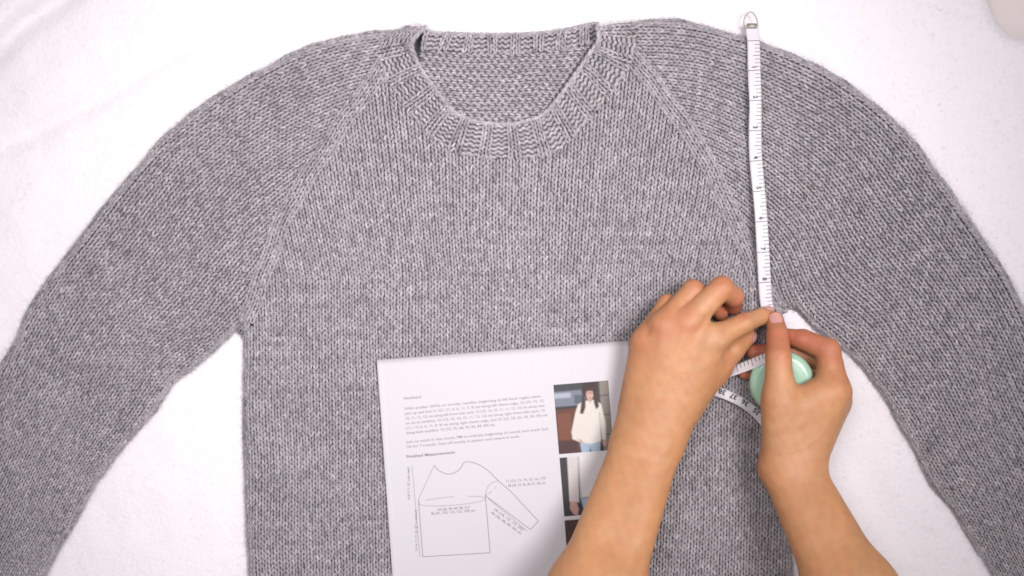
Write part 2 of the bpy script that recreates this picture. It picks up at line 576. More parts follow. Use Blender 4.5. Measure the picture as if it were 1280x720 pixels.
rag_w = 12.0
in_sil = lambda x, y: inside(SIL, x, y) & (dist_poly(SIL, x, y) > np.where(((x > 500) & (x < 790)) | (np.hypot(x - 303, y - 405) < 15) | (np.hypot(x - 977, y - 384) < 15), 1.0, 2.2))
in_sil0 = lambda x, y: inside(SIL, x, y) & (dist_poly(SIL, x, y) > 2)
not_neck = lambda x, y: ~(inside(neck_poly, x, y) & (dist_poly(NECK_OUT, x, y, False) > 2)) & ~inside(neck_hole, x, y)
d_rag = lambda x, y: np.minimum(dist_poly(RAG_L, x, y, False), dist_poly(RAG_R, x, y, False))
panel('body_panel', P, lambda x, y: in_sil(x, y) & inside(body_poly, x, y) & not_neck(x, y) & (d_rag(x, y) > rag_w - 6), z_front, 0.0, (SIDE_L, SIDE_R))

# --- sleeves: stations (fold edge, under edge) along each sleeve
ST_L = [((560, 30), (530, 220)), ((470, 34), (490, 235)), ((380, 55), (450, 258)), ((288, 103), (410, 285)), ((198, 170), (365, 330)),
        ((117, 266), (292, 413)), ((46, 362), (219, 477)), ((-6, 456), (166, 546)), ((-42, 545), (122, 604)), ((-77, 632), (86, 668)),
        ((-110, 725), (52, 728)), ((-140, 820), (18, 805)), ((-162, 900), (-12, 885))]
ST_R = [((720, 26), (745, 220)), ((800, 20), (802, 215)), ((880, 26), (854, 225)), ((962, 50), (902, 250)), ((1043, 86), (940, 285)),
        ((1115, 138), (972, 325)), ((1180, 216), (1003, 390)), ((1236, 296), (1060, 440)), ((1282, 375), (1104, 497)), ((1325, 470), (1143, 560)),
        ((1366, 570), (1190, 636)), ((1406, 680), (1238, 716)), ((1440, 780), (1274, 785)), ((1480, 890), (1318, 885))]


def sleeve(ST, name, left, folds):
    O = catmull([s[0] for s in ST], 1200); I = catmull([s[1] for s in ST], 1200)
    mid = O * .55 + I * .45
    d = np.r_[0, np.cumsum(np.linalg.norm(np.diff(mid, axis=0), axis=1))]
    nr = int(d[-1] / 6.0)
    t = np.interp(np.linspace(0, d[-1], nr + 1), d, np.arange(1200))
    gi = lambda A: np.stack([np.interp(t, np.arange(1200), A[:, k]) for k in (0, 1)], -1)
    O, I = gi(O), gi(I)
    nwv = 39
    s = np.linspace(-.20, 1.32, nwv + 1)[:, None, None]
    P = O[None] * (1 - s) + I[None] * s
    P[..., 0] += 1.0 * sines(P[..., 0], P[..., 1], 61, 110); P[..., 1] += 1.0 * sines(P[..., 0], P[..., 1], 62, 110)
    side = (lambda x: x < 640) if left else (lambda x: x > 640)
    return panel(name, P, lambda x, y: in_sil(x, y) & ~inside(body_poly, x, y) & side(x) & not_neck(x, y) & (d_rag(x, y) > rag_w - 6), z_front, 0.0, folds)


sleeve(ST_L, 'sleeve', True, (OUT_L, IN_L))
sleeve(ST_R, 'sleeve', False, (OUT_R[2:], IN_R))


# --- raglan seams: three wales running along the line
def strip(path, half, nwv, step):
    Q = resample(catmull(path, 400), step=step)
    T = np.gradient(Q, axis=0); T /= np.linalg.norm(T, axis=1)[:, None]
    Nn = np.stack([T[:, 1], -T[:, 0]], -1)
    s = np.linspace(-half, half, nwv + 1)[:, None, None]
    return Q[None] + Nn[None] * s


for path in (RAG_L, RAG_R):
    q = resample(catmull(path, 300), step=9)
    q[:, 0] += 1.8 * sines(q[:, 0], q[:, 1], 15, 60)
    P = strip(q, rag_w, 3, 6.3)
    panel('raglan_seam', P, lambda x, y: in_sil0(x, y) & not_neck(x, y), lambda x, y: z_front(x, y) + .35)


for path in ([(313, 391), (307, 401), (301, 412)], [(966, 370), (973, 381), (980, 392)]):
    P = strip(path, 6.5, 2, 6.0)
    c, wv, rv = frames(P, z_front, 0)
    zg = lambda x, y: np.maximum(z_front(x, y) - .8, 2.6)
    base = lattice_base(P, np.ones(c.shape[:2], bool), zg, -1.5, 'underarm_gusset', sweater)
    C, W, R, N = to_world(c.reshape(-1, 2), wv.reshape(-1, 2), rv.reshape(-1, 2), zg)
    Y = Yarn(); knit(Y, C, W, R, N); Y.build('knit_stitches', base)


# --- neckband (two by two rib) and the back neckband seen inside
def rib(name, A, B, ncol, nrow, zk, phase, zf, smooth_n=800):
    A = catmull(A, smooth_n); B = catmull(B, smooth_n)
    mid = (A + B) / 2
    d = np.r_[0, np.cumsum(np.linalg.norm(np.diff(mid, axis=0), axis=1))]
    t = np.interp(np.linspace(0, d[-1], ncol + 1), d, np.arange(smooth_n))
    gi = lambda Q: np.stack([np.interp(t, np.arange(smooth_n), Q[:, k]) for k in (0, 1)], -1)
    A, B = gi(A), gi(B)
    s = np.linspace(0, 1, nrow + 1)[None, :, None]
    P = A[:, None] * (1 - s) + B[:, None] * s
    P = P + np.stack([.7 * sines(P[..., 0], P[..., 1], 71, 40), .7 * sines(P[..., 0], P[..., 1], 72, 40)], -1)
    c, wv, rv = frames(P, zf, 0)
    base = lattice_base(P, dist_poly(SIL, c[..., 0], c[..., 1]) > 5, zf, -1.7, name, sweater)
    ii, jj = np.meshgrid(np.arange(ncol), np.arange(nrow), indexing='ij')
    kn = ((ii + phase) // 2) % 2 == 0
    Y = Yarn()
    sel = np.nonzero(kn)
    C, W, R, N = to_world(c[sel], wv[sel], rv[sel], zf, zk)
    knit(Y, C, W, R, N, 1.05)
    sel = np.nonzero(~kn)
    C, W, R, N = to_world(c[sel], wv[sel], rv[sel], zf, -.05)
    purl(Y, C, W, R, N, jj[sel] * 0, 1.5, .5)
    Y.build('knit_stitches', base)
    return base


z_band = lambda x, y: z_front(x, y) + .6
neckband = rib('neckband', NECK_IN, NECK_OUT, 54, 8, .45, 0, z_band)


def z_back(x, y):
    z = 5.0 + .5 * sines(x, y, 31, 90) + 7.5 * np.exp(-((x - 532) / 9)**2) - 3.6 * np.exp(-((x - 744) / 14)**2)
    return z


rib('back_neckband', BACK_TOP, BACK_BOT, 30, 4, .8, 1, z_back)

# --- wrong side of the back, seen through the neck opening
cw, rh = 8.6, 6.1
cx = np.arange(500, 770, cw); cy = np.arange(52, 182, rh)
P = np.stack(np.meshgrid(cx, cy, indexing='ij'), -1)
P[..., 1] += 2.2 * np.cos((P[..., 0] - 630) / 70) - 1 + .9 * sines(P[..., 0], P[..., 1], 81, 70)
P[..., 0] += .9 * sines(P[..., 0], P[..., 1], 82, 60)
z_in = lambda x, y: 4.3 + .35 * sines(x, y, 33, 60)
c, wv, rv = frames(P, z_in, 0)
bt = catmull(BACK_BOT, 200)
mask = (c[..., 0] > 522) & (c[..., 1] > np.interp(c[..., 0], bt[:, 0], bt[:, 1]) - 2) & (inside(neck_hole, c[..., 0], c[..., 1]) | (inside(neck_poly, c[..., 0], c[..., 1]) & (dist_poly(NECK_IN, c[..., 0], c[..., 1], False) < 12)))
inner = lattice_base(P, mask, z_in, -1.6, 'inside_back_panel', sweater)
sel = np.nonzero(mask)
C, W, R, N = to_world(c[sel], wv[sel], rv[sel], z_in)
Y = Yarn()
ii, jj = np.meshgrid(np.arange(mask.shape[0]), np.arange(mask.shape[1]), indexing='ij')
purl(Y, C, W, R, N, jj[sel], 1.08)
Y.build('purl_stitches', inner)


# --- cast off edge: a chain of slanted strands along an edge
def edging(path, name, zf, r, step=4.2, seed=0, lift=.6):
    Q = resample(catmull(path, 600), step=step)
    T = np.gradient(Q, axis=0); T /= np.linalg.norm(T, axis=1)[:, None]
    n = len(Q)
    z = zf(Q[:, 0], Q[:, 1]) + lift
    C = at(Q[:, 0], Q[:, 1], z)
    Tw = np.stack([T[:, 0], -T[:, 1], np.gradient(z) / (step * S * 1000) * .7], -1); Tw /= np.linalg.norm(Tw, axis=1)[:, None]
    Up = np.tile([0, 0, 1.0], (n, 1))
    Bd = np.cross(Up, Tw); Bd /= np.linalg.norm(Bd, axis=1)[:, None]
    Nn = np.cross(Tw, Bd)
    alt = np.where(np.arange(n) % 2, 1., -1.)
    A = Tw * (step * S * 1.15) + Bd * (step * S * .22)
    Bx = np.cross(Nn, A); Bx /= np.linalg.norm(Bx, axis=1)[:, None]
    Y = Yarn()
    rr = r * (1 + rng.normal(0, .06, n))
    Y.add(C + Bd * (alt * r * .25)[:, None], A, Bx, Nn, rr, rr * .4, rr * .2, heather(n, .22, .42))
    Y.add(C - Nn * r * 1.2 + Bd * (alt * r * .3)[:, None], A, Bx, Nn, rr, rr * .3, rr * .2, heather(n))
    o = Y.build(name, sweater)
    return o


edging(NECK_IN, 'neck_edging', lambda x, y: np.maximum(z_front(x, y), 7) + .3, .0016)
edging(BACK_TOP, 'back_neck_edging', lambda x, y: z_back(x, y) * 0 + 3.6, .0013)

# --- loose wool fibres: a halo at the outline and a thin scatter over the face
seg = resample(np.vstack([SIL, SIL[:1]]), step=.22)
seg = seg[(seg[:, 0] > -40) & (seg[:, 0] < 1320) & (seg[:, 1] < 760)]
n1 = len(seg)
p1 = seg + rng.normal(0, 1.6, seg.shape)
n2_ = 20000
p2 = np.stack([rng.uniform(-20, 1300, n2_), rng.uniform(20, 740, n2_)], -1)
p2 = p2[inside(SIL, p2[:, 0], p2[:, 1]) & ~inside(neck_hole, p2[:, 0], p2[:, 1])]
pp = np.vstack([p1, p2])
n = len(pp)
zz = z_front(pp[:, 0], pp[:, 1]) + np.r_[rng.uniform(-1.0, 1.5, n1), np.full(len(p2), 1.0)]
az = rng.uniform(0, 6.28, n); el = np.r_[rng.normal(.2, .5, n1), rng.normal(.25, .3, len(p2))]
D = np.stack([np.cos(az) * np.cos(el), np.sin(az) * np.cos(el), np.sin(el)], -1)
hairs('loose_fibres', at(pp[:, 0], pp[:, 1], np.maximum(zz, .6)), D, np.r_[rng.uniform(.0012, .0055, n1), rng.uniform(.0012, .0035, len(p2))],
      np.r_[rng.uniform(.00008, .00016, n1), rng.uniform(.00006, .00012, len(p2))], M_fuzz, sweater, .8)

# ------------------------------------------------------------------ pattern sheet
PO = np.array([471., 450.]); PUX = np.array([.9971, -.0762]); PVX = np.array([.0725, .9974])
PW, PH = 315.0, 408.0


def paper_z(u, v):
    return 10.6 + .5 * np.sin(u / 60. + .6) * np.cos(v / 90.) + .3 * np.clip(1 - u / 26., 0, 1)**2 + .9 * np.clip(1 - v / 30., 0, 1)**2


def paper(u, v, lift=0.0):
    u = np.asarray(u, float); v = np.asarray(v, float)
    q = PO + u[..., None] * PUX + v[..., None] * PVX
    return at(q[..., 0], q[..., 1], paper_z(u, v) + lift)


def uv(px, py):
    d = np.stack([np.asarray(px, float) - PO[0], np.asarray(py, float) - PO[1]], -1)
    Mx = np.linalg.inv(np.array([PUX, PVX]).T)
    r = d @ Mx.T
    return r[..., 0], r[..., 1]


gu, gv = np.meshgrid(np.linspace(0, PW, 43), np.linspace(0, PH, 55), indexing='ij')
top = paper(gu, gv, 0).reshape(-1, 3); bot = paper(gu, gv, -.12).reshape(-1, 3)
ni, nj = gu.shape
i, j = np.meshgrid(np.arange(ni - 1), np.arange(nj - 1), indexing='ij')
q = np.stack([i * nj + j, i * nj + j + 1, (i + 1) * nj + j + 1, (i + 1) * nj + j], -1).reshape(-1, 4)
rim = np.r_[np.arange(nj), np.arange(1, ni) * nj + nj - 1, (ni - 1) * nj + np.arange(nj - 2, -1, -1), np.arange(ni - 2, 0, -1) * nj]
nx = np.roll(rim, -1)
F = np.vstack([q, q[:, ::-1] + ni * nj, np.stack([rim, nx, nx + ni * nj, rim + ni * nj], -1)])
sheet = mesh_obj('pattern_sheet', np.vstack([top, bot]), F, M_paper, None, smooth=False)
tag(sheet, 'white printed knitting pattern page lying on the front of the grey sweater', 'paper')


def text_mesh(body, size, bold=0.0):
    cu = bpy.data.curves.new('text', 'FONT')
    cu.body = body; cu.size = 1.0; cu.resolution_u = 2; cu.offset = bold
    o = bpy.data.objects.new('text', cu)
    col.objects.link(o)
    dg = bpy.context.evaluated_depsgraph_get()
    me = bpy.data.meshes.new_from_object(o.evaluated_get(dg))
    V = np.zeros(len(me.vertices) * 3); me.vertices.foreach_get('co', V)
    V = V.reshape(-1, 3) * size
    F = [list(p.vertices) for p in me.polygons]
    bpy.data.objects.remove(o); bpy.data.curves.remove(cu); bpy.data.meshes.remove(me)
    return V, F


def print_lines(name, lines, mat, parent=sheet, bold=.012):
    """lines: (text, u, v, size, angle in degrees, target width or None)"""
    VV, FF, k = [], [], 0
    for body, u, v, size, ang, wd in lines:
        V, F = text_mesh(body, size, bold)
        if wd: V[:, 0] *= wd / max(1e-6, V[:, 0].max())
        a = math.radians(ang)
        uu = u + V[:, 0] * math.cos(a) + V[:, 1] * math.sin(a)
        vv = v + V[:, 0] * math.sin(a) - V[:, 1] * math.cos(a)
        VV.append(paper(uu, vv, .06)); FF += [[x + k for x in f] for f in F]; k += len(V)
    return mesh_obj(name, np.vstack(VV), FF, mat, parent, smooth=False)


def U_(px, py):
    a, b_ = uv(px, py); return float(a), float(b_)


u0, v0 = U_(504.5, 499.5)
print_lines('printed_heading', [('Neckband', u0, v0, 4.6, -1, 22)], M_inkfaint, bold=.02)
para = ['With smaller DPNs or circular needles, beginning at left back raglan seam,',
        'pick up and knit 21 (21, 21, 6, 6, 11, 9, 9) sts along left sleeve edge, 10 (10, 10, 10,',
        '10, 11, 12, 12) sts along left front side neck, 10 (10, 10, 10, 11, 11, 12, 12) sts along cast-',
        'on sts at neckline, 10 (10, 10, 10, 10, 11, 12, 12) sts along right front side neck, 10',
        '(11, 11) 6, 6, 11, 9, 9) sts along right sleeve edge, and 22 (22, 24, 26, 28, 28, 30) sts',
        'along back neckline. 72 (72, 72, 68, 70, 84, 84, 84) sts.']
u0, v0 = U_(505.5, 512.5)
wds = [172, 175, 176, 175, 178, 112]
print_lines('printed_text', [(t, u0, v0 + 6.05 * k, 4.4, -1, wds[k]) for k, t in enumerate(para)], M_inkfaint, bold=.018)
u0, v0 = U_(508, 554)
print_lines('printed_text', [('Join to work in the round, PM to indicate beginning of round, and work 2x2', u0, v0, 4.4, -1, 178),
                             ('rib for 7 rounds. Cast off loosely in pattern and weave in ends.', u0, v0 + 6.05, 4.4, -1, 142)], M_inkfaint, bold=.018)
u0, v0 = U_(508, 572.5)
print_lines('printed_heading', [('Finished Measurements', u0, v0, 5.0, -1, 61)], M_ink, bold=.03)
L = []
for t, px, py, wd, an in (('34 (36, 40, 44, 48, 51)"', 547, 638.5, 41, 0), ('86 (91, 102, 112, 122, 130) cm', 539, 643.5, 55, 0),
                          ('11 (12, 13, 14, 15, 16, 17)"', 632, 603, 51, 0), ('28 (30, 33, 36, 38, 41, 43) cm', 635, 608.5, 47, 0),
                          ('18 (18, 19, 19, 20)"', 616.5, 637, 47, 40), ('46 (46, 48, 48, 50) cm', 613.5, 641.5, 46, 40),
                          ('8 (8, 9, 9, 10)" yoke depth', 512.5, 624, 40, -90 + 3), ('16 (16, 17, 17, 18, 18)" to underarm', 522, 689, 52, -90 + 3)):
    u, v = U_(px, py); L.append((t, u, v, 4.3, an, wd))
for k in (0, 2, 4):
    print_lines('printed_text', L[k:k + 2], M_ink, bold=.02)
for k in (6, 7):
    print_lines('printed_text', L[k:k + 1], M_ink, bold=.02)


def print_strokes(name, paths, wid, mat):
    VV, FF, k = [], [], 0
    for pts in paths:
        Q = resample(np.asarray(pts, float), step=2.5)
        T = np.gradient(Q, axis=0); T /= np.linalg.norm(T, axis=1)[:, None]
        Nn = np.stack([-T[:, 1], T[:, 0]], -1) * wid / 2
        a, b_ = Q + Nn, Q - Nn
        ua, va = uv(a[:, 0], a[:, 1]); ub, vb = uv(b_[:, 0], b_[:, 1])
        VV += [paper(ua, va, .06), paper(ub, vb, .06)]
        n = len(Q)
        FF += [[k + t, k + t + 1, k + n + t + 1, k + n + t] for t in range(n - 1)]; k += 2 * n
    return mesh_obj(name, np.vstack(VV), FF, mat, sheet, smooth=False)


neck = catmull([(542.7, 581.5), (549, 588.5), (561, 592.7), (573, 588), (580.7, 577.3)], 40)
shoulder = catmull([(580.7, 577.3), (590, 578), (601, 582), (612, 590), (623, 601), (638, 614), (652, 629), (673, 651.5)], 60)
th = np.linspace(0, 2 * math.pi, 60)
ell = np.stack([565 + 42 * np.cos(th) + .6 * np.sin(th), 626.4 - 3.2 * np.cos(th) + 5.2 * np.sin(th)], -1)
cuff = catmull([(606.7, 619.5), (609, 610), (615, 603.5), (623, 601)], 24)
cuff2 = catmull([(606.7, 619.5), (615, 614), (620, 608), (623, 601)], 24)
print_strokes('printed_diagram', [neck, shoulder, [(673, 651.5), (663, 662)], [(663, 662), (606.7, 619.5)], [(606.7, 619.5), (612.7, 691)],
                                  [(612.7, 691), (528.5, 696)], [(528.5, 696), (523, 624.5)]], .85, M_ink)
print_strokes('printed_diagram', [ell[:34], ell[36:46], ell[49:], cuff, cuff2[:9], cuff2[12:17], [(542.7, 581.5), (523, 624.5)], [(515, 582), (525, 696)], [(610, 623), (659, 664)]], .6, M_inkfaint)


def sm(d, e=.02):
    return np.clip(.5 - d / e, 0, 1)


def print_photo(name, quad, paint, na=68, nb=88):
    a, b_ = np.meshgrid(np.linspace(0, 1, na), np.linspace(0, 1, nb), indexing='ij')
    (x0, y0), (x1, y1), (x2, y2), (x3, y3) = quad
    px = (x0 * (1 - a) + x1 * a) * (1 - b_) + (x3 * (1 - a) + x2 * a) * b_
    py = (y0 * (1 - a) + y1 * a) * (1 - b_) + (y3 * (1 - a) + y2 * a) * b_
    u, v = uv(px, py)
    i, j = np.meshgrid(np.arange(na - 1), np.arange(nb - 1), indexing='ij')
    F = np.stack([i * nb + j, i * nb + j + 1, (i + 1) * nb + j + 1, (i + 1) * nb + j], -1).reshape(-1, 4)
    return mesh_obj(name, paper(u, v, .07).reshape(-1, 3), F, M_print, sheet, True, paint(a, b_).reshape(-1, 3) * .66)


def over(c, m, colr):
    return c * (1 - m[..., None]) + np.asarray(colr) * m[..., None]


def box(a, b_, x0, x1, y0, y1, e=.02):
    return sm(np.maximum(np.maximum(x0 - a, a - x1), np.maximum(y0 - b_, b_ - y1)), e)


def blob(a, b_, x, y, rx, ry, e=.15):
    return sm(np.sqrt(((a - x) / rx)**2 + ((b_ - y) / ry)**2) - 1, e)


def poly_m(a, b_, pts, e=.02):
    d = dist_poly(pts, a, b_)
    return sm(np.where(inside(pts, a, b_), -d, d), e)


def paint1(a, b_):
    c = np.zeros(a.shape + (3,)) + (.035, .03, .03)
    c = over(c, box(a, b_, 0, .62, .10, .32), (.20, .22, .27))
    c = over(c, box(a, b_, 0, .30, .13, .20), (.42, .45, .52))
    c = over(c, box(a, b_, .36, .60, .17, .30), (.10, .12, .15))
    c = over(c, box(a, b_, 0, .62, .0, .09), (.05, .055, .06))
    c = over(c, box(a, b_, 0, .40, .36, 1.0), (.135, .045, .028))
    c = over(c, box(a, b_, .02, .28, .42, .80, .01), (.20, .068, .038))
    c = over(c, box(a, b_, 0, .36, .82, 1.0), (.075, .03, .03))
    c = over(c, box(a, b_, .80, 1, 0, 1), (.25, .22, .19))
    for y in (.2, .48, .76):
        c = over(c, box(a, b_, .80, 1, y, y + .015, .01), (.09, .08, .07))
    c = over(c, box(a, b_, .79, .83, 0, 1, .02), (.05, .045, .04))
    c = over(c, poly_m(a, b_, [(.40, .86), (.78, .86), (.76, 1.02), (.60, 1.02), (.585, .93), (.56, 1.02), (.42, 1.02)]), (.36, .46, .58))
    c = over(c, blob(a, b_, .85, .885, .035, .055), (.56, .33, .26))
    c = over(c, poly_m(a, b_, [(.52, .27), (.72, .26), (.84, .33), (.90, .62), (.88, .84), (.81, .84), (.81, .66), (.79, .86), (.60, .89), (.40, .85), (.27, .80), (.26, .70), (.36, .42), (.42, .31)]), (.74, .69, .63))
    c = over(c, box(a, b_, .79, .805, .45, .82, .02), (.42, .38, .34))
    c = over(c, poly_m(a, b_, [(.36, .80), (.42, .86), (.46, .87), (.43, .82)]), (.55, .33, .27))
    c = over(c, blob(a, b_, .64, .10, .14, .13), (.045, .022, .02))
    c = over(c, poly_m(a, b_, [(.52, .12), (.56, .27), (.55, .36), (.50, .45), (.44, .44), (.48, .30)]), (.07, .035, .028))
    c = over(c, poly_m(a, b_, [(.74, .10), (.78, .27), (.80, .36), (.74, .40), (.71, .30), (.72, .20)]), (.06, .03, .025))
    c = over(c, blob(a, b_, .645, .175, .065, .085), (.66, .40, .33))
    c = over(c, box(a, b_, .56, .73, .08, .13, .03), (.05, .025, .02))
    c = over(c, box(a, b_, .60, .70, .155, .165, .02), (.18, .09, .08))
    c = over(c, box(a, b_, .63, .67, .222, .234, .02), (.42, .10, .10))
    c = over(c, box(a, b_, .625, .67, .25, .29, .03), (.55, .33, .27))
    return c


def paint2(a, b_):
    c = np.zeros(a.shape + (3,)) + (.045, .04, .042)
    c = over(c, poly_m(a, b_, [(.14, -.05), (.34, -.05), (.32, .35), (.30, .78), (.12, .76), (.13, .4)]), (.66, .61, .60))
    c = over(c, poly_m(a, b_, [(.36, -.05), (1.05, -.05), (1.05, .72), (.33, .70)]), (.76, .72, .72))
    c = over(c, box(a, b_, .335, .36, -.1, .70, .03), (.60, .56, .56))
    c = over(c, poly_m(a, b_, [(.33, .71), (1.05, .73), (1.05, 1.05), (.40, 1.05)]), (.40, .48, .62))
    c = over(c, poly_m(a, b_, [(.13, .76), (.25, .76), (.28, .9), (.25, 1.0), (.17, .97), (.12, .88)]), (.62, .36, .32))
    return c


def paint3(a, b_):
    c = np.zeros(a.shape + (3,)) + (.075, .035, .028)
    c = over(c, box(a, b_, .3, 1, .12, 1), (.13, .05, .03))
    c = over(c, blob(a, b_, .6, .6, .25, .5), (.7, .65, .6))
    return c


print_photo('printed_photo', [(691.7, 481.2), (760.3, 475.6), (766.5, 562.3), (698.8, 567.8)], paint1)
print_photo('printed_photo', [(699.4, 572.3), (767.0, 566.8), (772.4, 640.0), (705.3, 645.6)], paint2)
print_photo('printed_photo', [(705.7, 650.6), (772.8, 645.0), (780.5, 732.0), (712.0, 738.0)], paint3)

# ------------------------------------------------------------------ tape measure
tape = empty('tape_measure', at(977, 478, 20))
tag(tape, 'white ribbon tape measure with mint green round case held in the hands', 'tape measure')


class Ribbon:
    def __init__(s, pts, width_mm):
        """pts: (px, py, z mm, roll degrees)"""
        Q = catmull(np.array(pts, float), 400)
        P = at(Q[:, 0], Q[:, 1], Q[:, 2])
        d = np.r_[0, np.cumsum(np.linalg.norm(np.diff(P, axis=0), axis=1))]
        s.L = d[-1]; s.d = d; s.P = P; s.roll = -np.radians(Q[:, 3]); s.w = width_mm * .001

    def pt(s, t, a, lift=0.0):
        """t metres along, a in [-1,1] across"""
        t = np.asarray(t, float); a = np.asarray(a, float)
        f = lambda tt, A: np.stack([np.interp(tt, s.d, A[:, k]) for k in range(3)], -1)
        c = f(t, s.P); T = f(np.clip(t + .002, 0, s.L), s.P) - f(np.clip(t - .002, 0, s.L), s.P)
        T /= np.linalg.norm(T, axis=-1)[..., None]
        r = np.interp(t, s.d, s.roll)
        B0 = np.cross(np.array([0, 0, 1.]), T); B0 /= np.linalg.norm(B0, axis=-1)[..., None]
        N0 = np.cross(T, B0)
        B = B0 * np.cos(r)[..., None] + N0 * np.sin(r)[..., None]
        N = -B0 * np.sin(r)[..., None] + N0 * np.cos(r)[..., None]
        return c + B * (a * s.w / 2)[..., None] + N * np.asarray(lift)[..., None] * .001

    def build(s, name, parent):
        t = np.linspace(0, s.L, 160); a = np.linspace(-1, 1, 7)
        T, A = np.meshgrid(t, a, indexing='ij')
        top = s.pt(T, A, .15 + 0 * T).reshape(-1, 3); bot = s.pt(T, A, -.15 + 0 * T).reshape(-1, 3)
        ni, nj = T.shape
        i, j = np.meshgrid(np.arange(ni - 1), np.arange(nj - 1), indexing='ij')
        q = np.stack([i * nj + j, (i + 1) * nj + j, (i + 1) * nj + j + 1, i * nj + j + 1], -1).reshape(-1, 4)
        e = []
        for k in range(ni - 1):
            e.append([k * nj, k * nj + ni * nj, (k + 1) * nj + ni * nj, (k + 1) * nj])
            e.append([k * nj + nj - 1, (k + 1) * nj + nj - 1, (k + 1) * nj + nj - 1 + ni * nj, k * nj + nj - 1 + ni * nj])
        F = np.vstack([q, q[:, ::-1] + ni * nj, np.array(e)])
        return mesh_obj(name, np.vstack([top, bot]), F, M_tape, parent, False)


def tape_print(rb, rects, texts, parent, name='printed_scale'):
    """rects (t0,t1,a0,a1); texts (string, t centre, a centre, size m, dir): glyphs run along the tape"""
    VV, FF, k = [], [], 0
    for t0, t1, a0, a1 in rects:
        VV.append(rb.pt(np.array([t0, t1, t1, t0]), np.array([a0, a0, a1, a1]), np.full(4, .19))); FF.append([k, k + 1, k + 2, k + 3]); k += 4
    for body, tc_, ac, size, sg in texts:
        V, F = text_mesh(body, size, .035)
        V[:, 0] -= (V[:, 0].max() + V[:, 0].min()) / 2; V[:, 1] -= (V[:, 1].max() + V[:, 1].min()) / 2
        VV.append(rb.pt(tc_ + sg * V[:, 0], ac + sg * V[:, 1] / (rb.w / 2), np.full(len(V), .19)))
        FF += [[x + k for x in f] for f in F]; k += len(V)
    return mesh_obj(name, np.vstack(VV), FF, M_tapeink, parent, False)


r1 = Ribbon([(939.5, 31, 8.5, 0), (940.5, 42, 9.5, 3), (942, 55, 11.5, 2), (942.6, 90, 15, -12), (944.4, 130, 16.5, 10), (943.8, 165, 15.5, -6),
             (944.8, 200, 15.5, -8), (950.6, 260, 16.5, 6), (953.8, 315, 15.5, -3), (957, 370, 13.5, 0), (961, 392, 13, 0), (967, 412, 17, 0), (973, 440, 27, 0)], 10.4)
bl = r1.build('tape_blade', tape)
# distance along the ribbon at a given image row
def t_row(rb, py):
    yy = 360 - rb.P[:, 1] / S * H / (H - rb.P[:, 2]) * 1.0
    return float(np.interp(py, yy, rb.d))


rects, texts = [], []
rows = [51, 88, 125.5, 163.3, 201, 239, 277, 315.3, 353, 391]
for k in range(len(rows) - 1):
    t0, t1 = t_row(r1, rows[k]), t_row(r1, rows[k + 1])
    for e8 in range(8):
        t = t0 + (t1 - t0) * e8 / 8
        if e8 == 0: a0, wd = -.96, .00052
        elif e8 == 4: a0, wd = -.10, .00046
        else: a0, wd = .16, .00042
        rects.append((t - wd / 2, t + wd / 2, a0, .97))
    if k: texts.append((str(k), t0 - .0028, .02, .0050, 1))
tape_print(r1, rects, texts, bl)

r2 = Ribbon([(974, 445, 38.5, -12), (955, 449, 37, -18), (937, 456, 28, -26), (912, 465, 18, -25), (888, 472, 12, 0), (872, 478, 11, 0), (868, 482, 11, 0),
             (878, 485, 11, 0), (896, 489.5, 11, 18), (914, 496, 11.5, 22), (930, 504.5, 12.5, 22), (945, 516, 13.5, 20), (960, 533, 17, 20)], 8.6)
bl2 = r2.build('tape_blade', tape)
x_of = r2.P[:, 0] / S * H / (H - r2.P[:, 2]) + 640
half = int(np.argmin(x_of))
tx1 = lambda px: float(np.interp(-px, -x_of[:half], r2.d[:half]))
tx2 = lambda px: float(np.interp(px, x_of[half:], r2.d[half:]))
rects, texts = [], []
for k, px in enumerate(np.arange(903, 962, 4.7)):
    t = tx1(px); a0 = -.2 if k % 4 else -.9
    rects.append((t - .0003, t + .0003, -.98, -.05 if k % 4 else .45))
for k, tx in enumerate(('38', '37', '36', '35')):
    t = tx2(902 + 14.2 * k)
    texts.append((tx, t, .22, .0062, -1))
for px in np.arange(894, 952, 1.9):
    t = tx2(px); rects.append((t - .00012, t + .00012, -.96, -.55))
tape_print(r2, rects, texts, bl2)

# metal end clip with its wire loop
c0 = r1.pt(np.array([0.0006]), np.array([0.]))[0]
bm_ = []
def boxmesh(c, sx, sy, sz):
    v = np.array([[x, y, z] for x in (-1, 1) for y in (-1, 1) for z in (-1, 1)], float) * (sx / 2, sy / 2, sz / 2) + c
    return v, np.array([[0, 1, 3, 2], [4, 6, 7, 5], [0, 4, 5, 1], [2, 3, 7, 6], [0, 2, 6, 4], [1, 5, 7, 3]])
v, f = boxmesh(np.array(at(939.8, 32.5, 9.3)), .0078, .0042, .0016)
clip = mesh_obj('end_clip', v, f, M_metal, tape, False)


def tube(pts, r, ns=8, closed=False):
    P = np.asarray(pts, float); n = len(P)
    T = np.gradient(P, axis=0); T /= np.linalg.norm(T, axis=1)[:, None]
    ref = np.array([0, 0, 1.0]); B = np.cross(T, ref); B /= np.linalg.norm(B, axis=1)[:, None] + 1e-9
    N = np.cross(B, T)
    a = np.arange(ns) * 2 * math.pi / ns
    rr = np.broadcast_to(r, (n,))
    V = P[:, None] + rr[:, None, None] * (np.cos(a)[None, :, None] * B[:, None] + np.sin(a)[None, :, None] * N[:, None])
    i, j = np.meshgrid(np.arange(n - 1), np.arange(ns), indexing='ij')
    F = np.stack([i * ns + j, i * ns + (j + 1) % ns, (i + 1) * ns + (j + 1) % ns, (i + 1) * ns + j], -1).reshape(-1, 4)
    return V.reshape(-1, 3), F


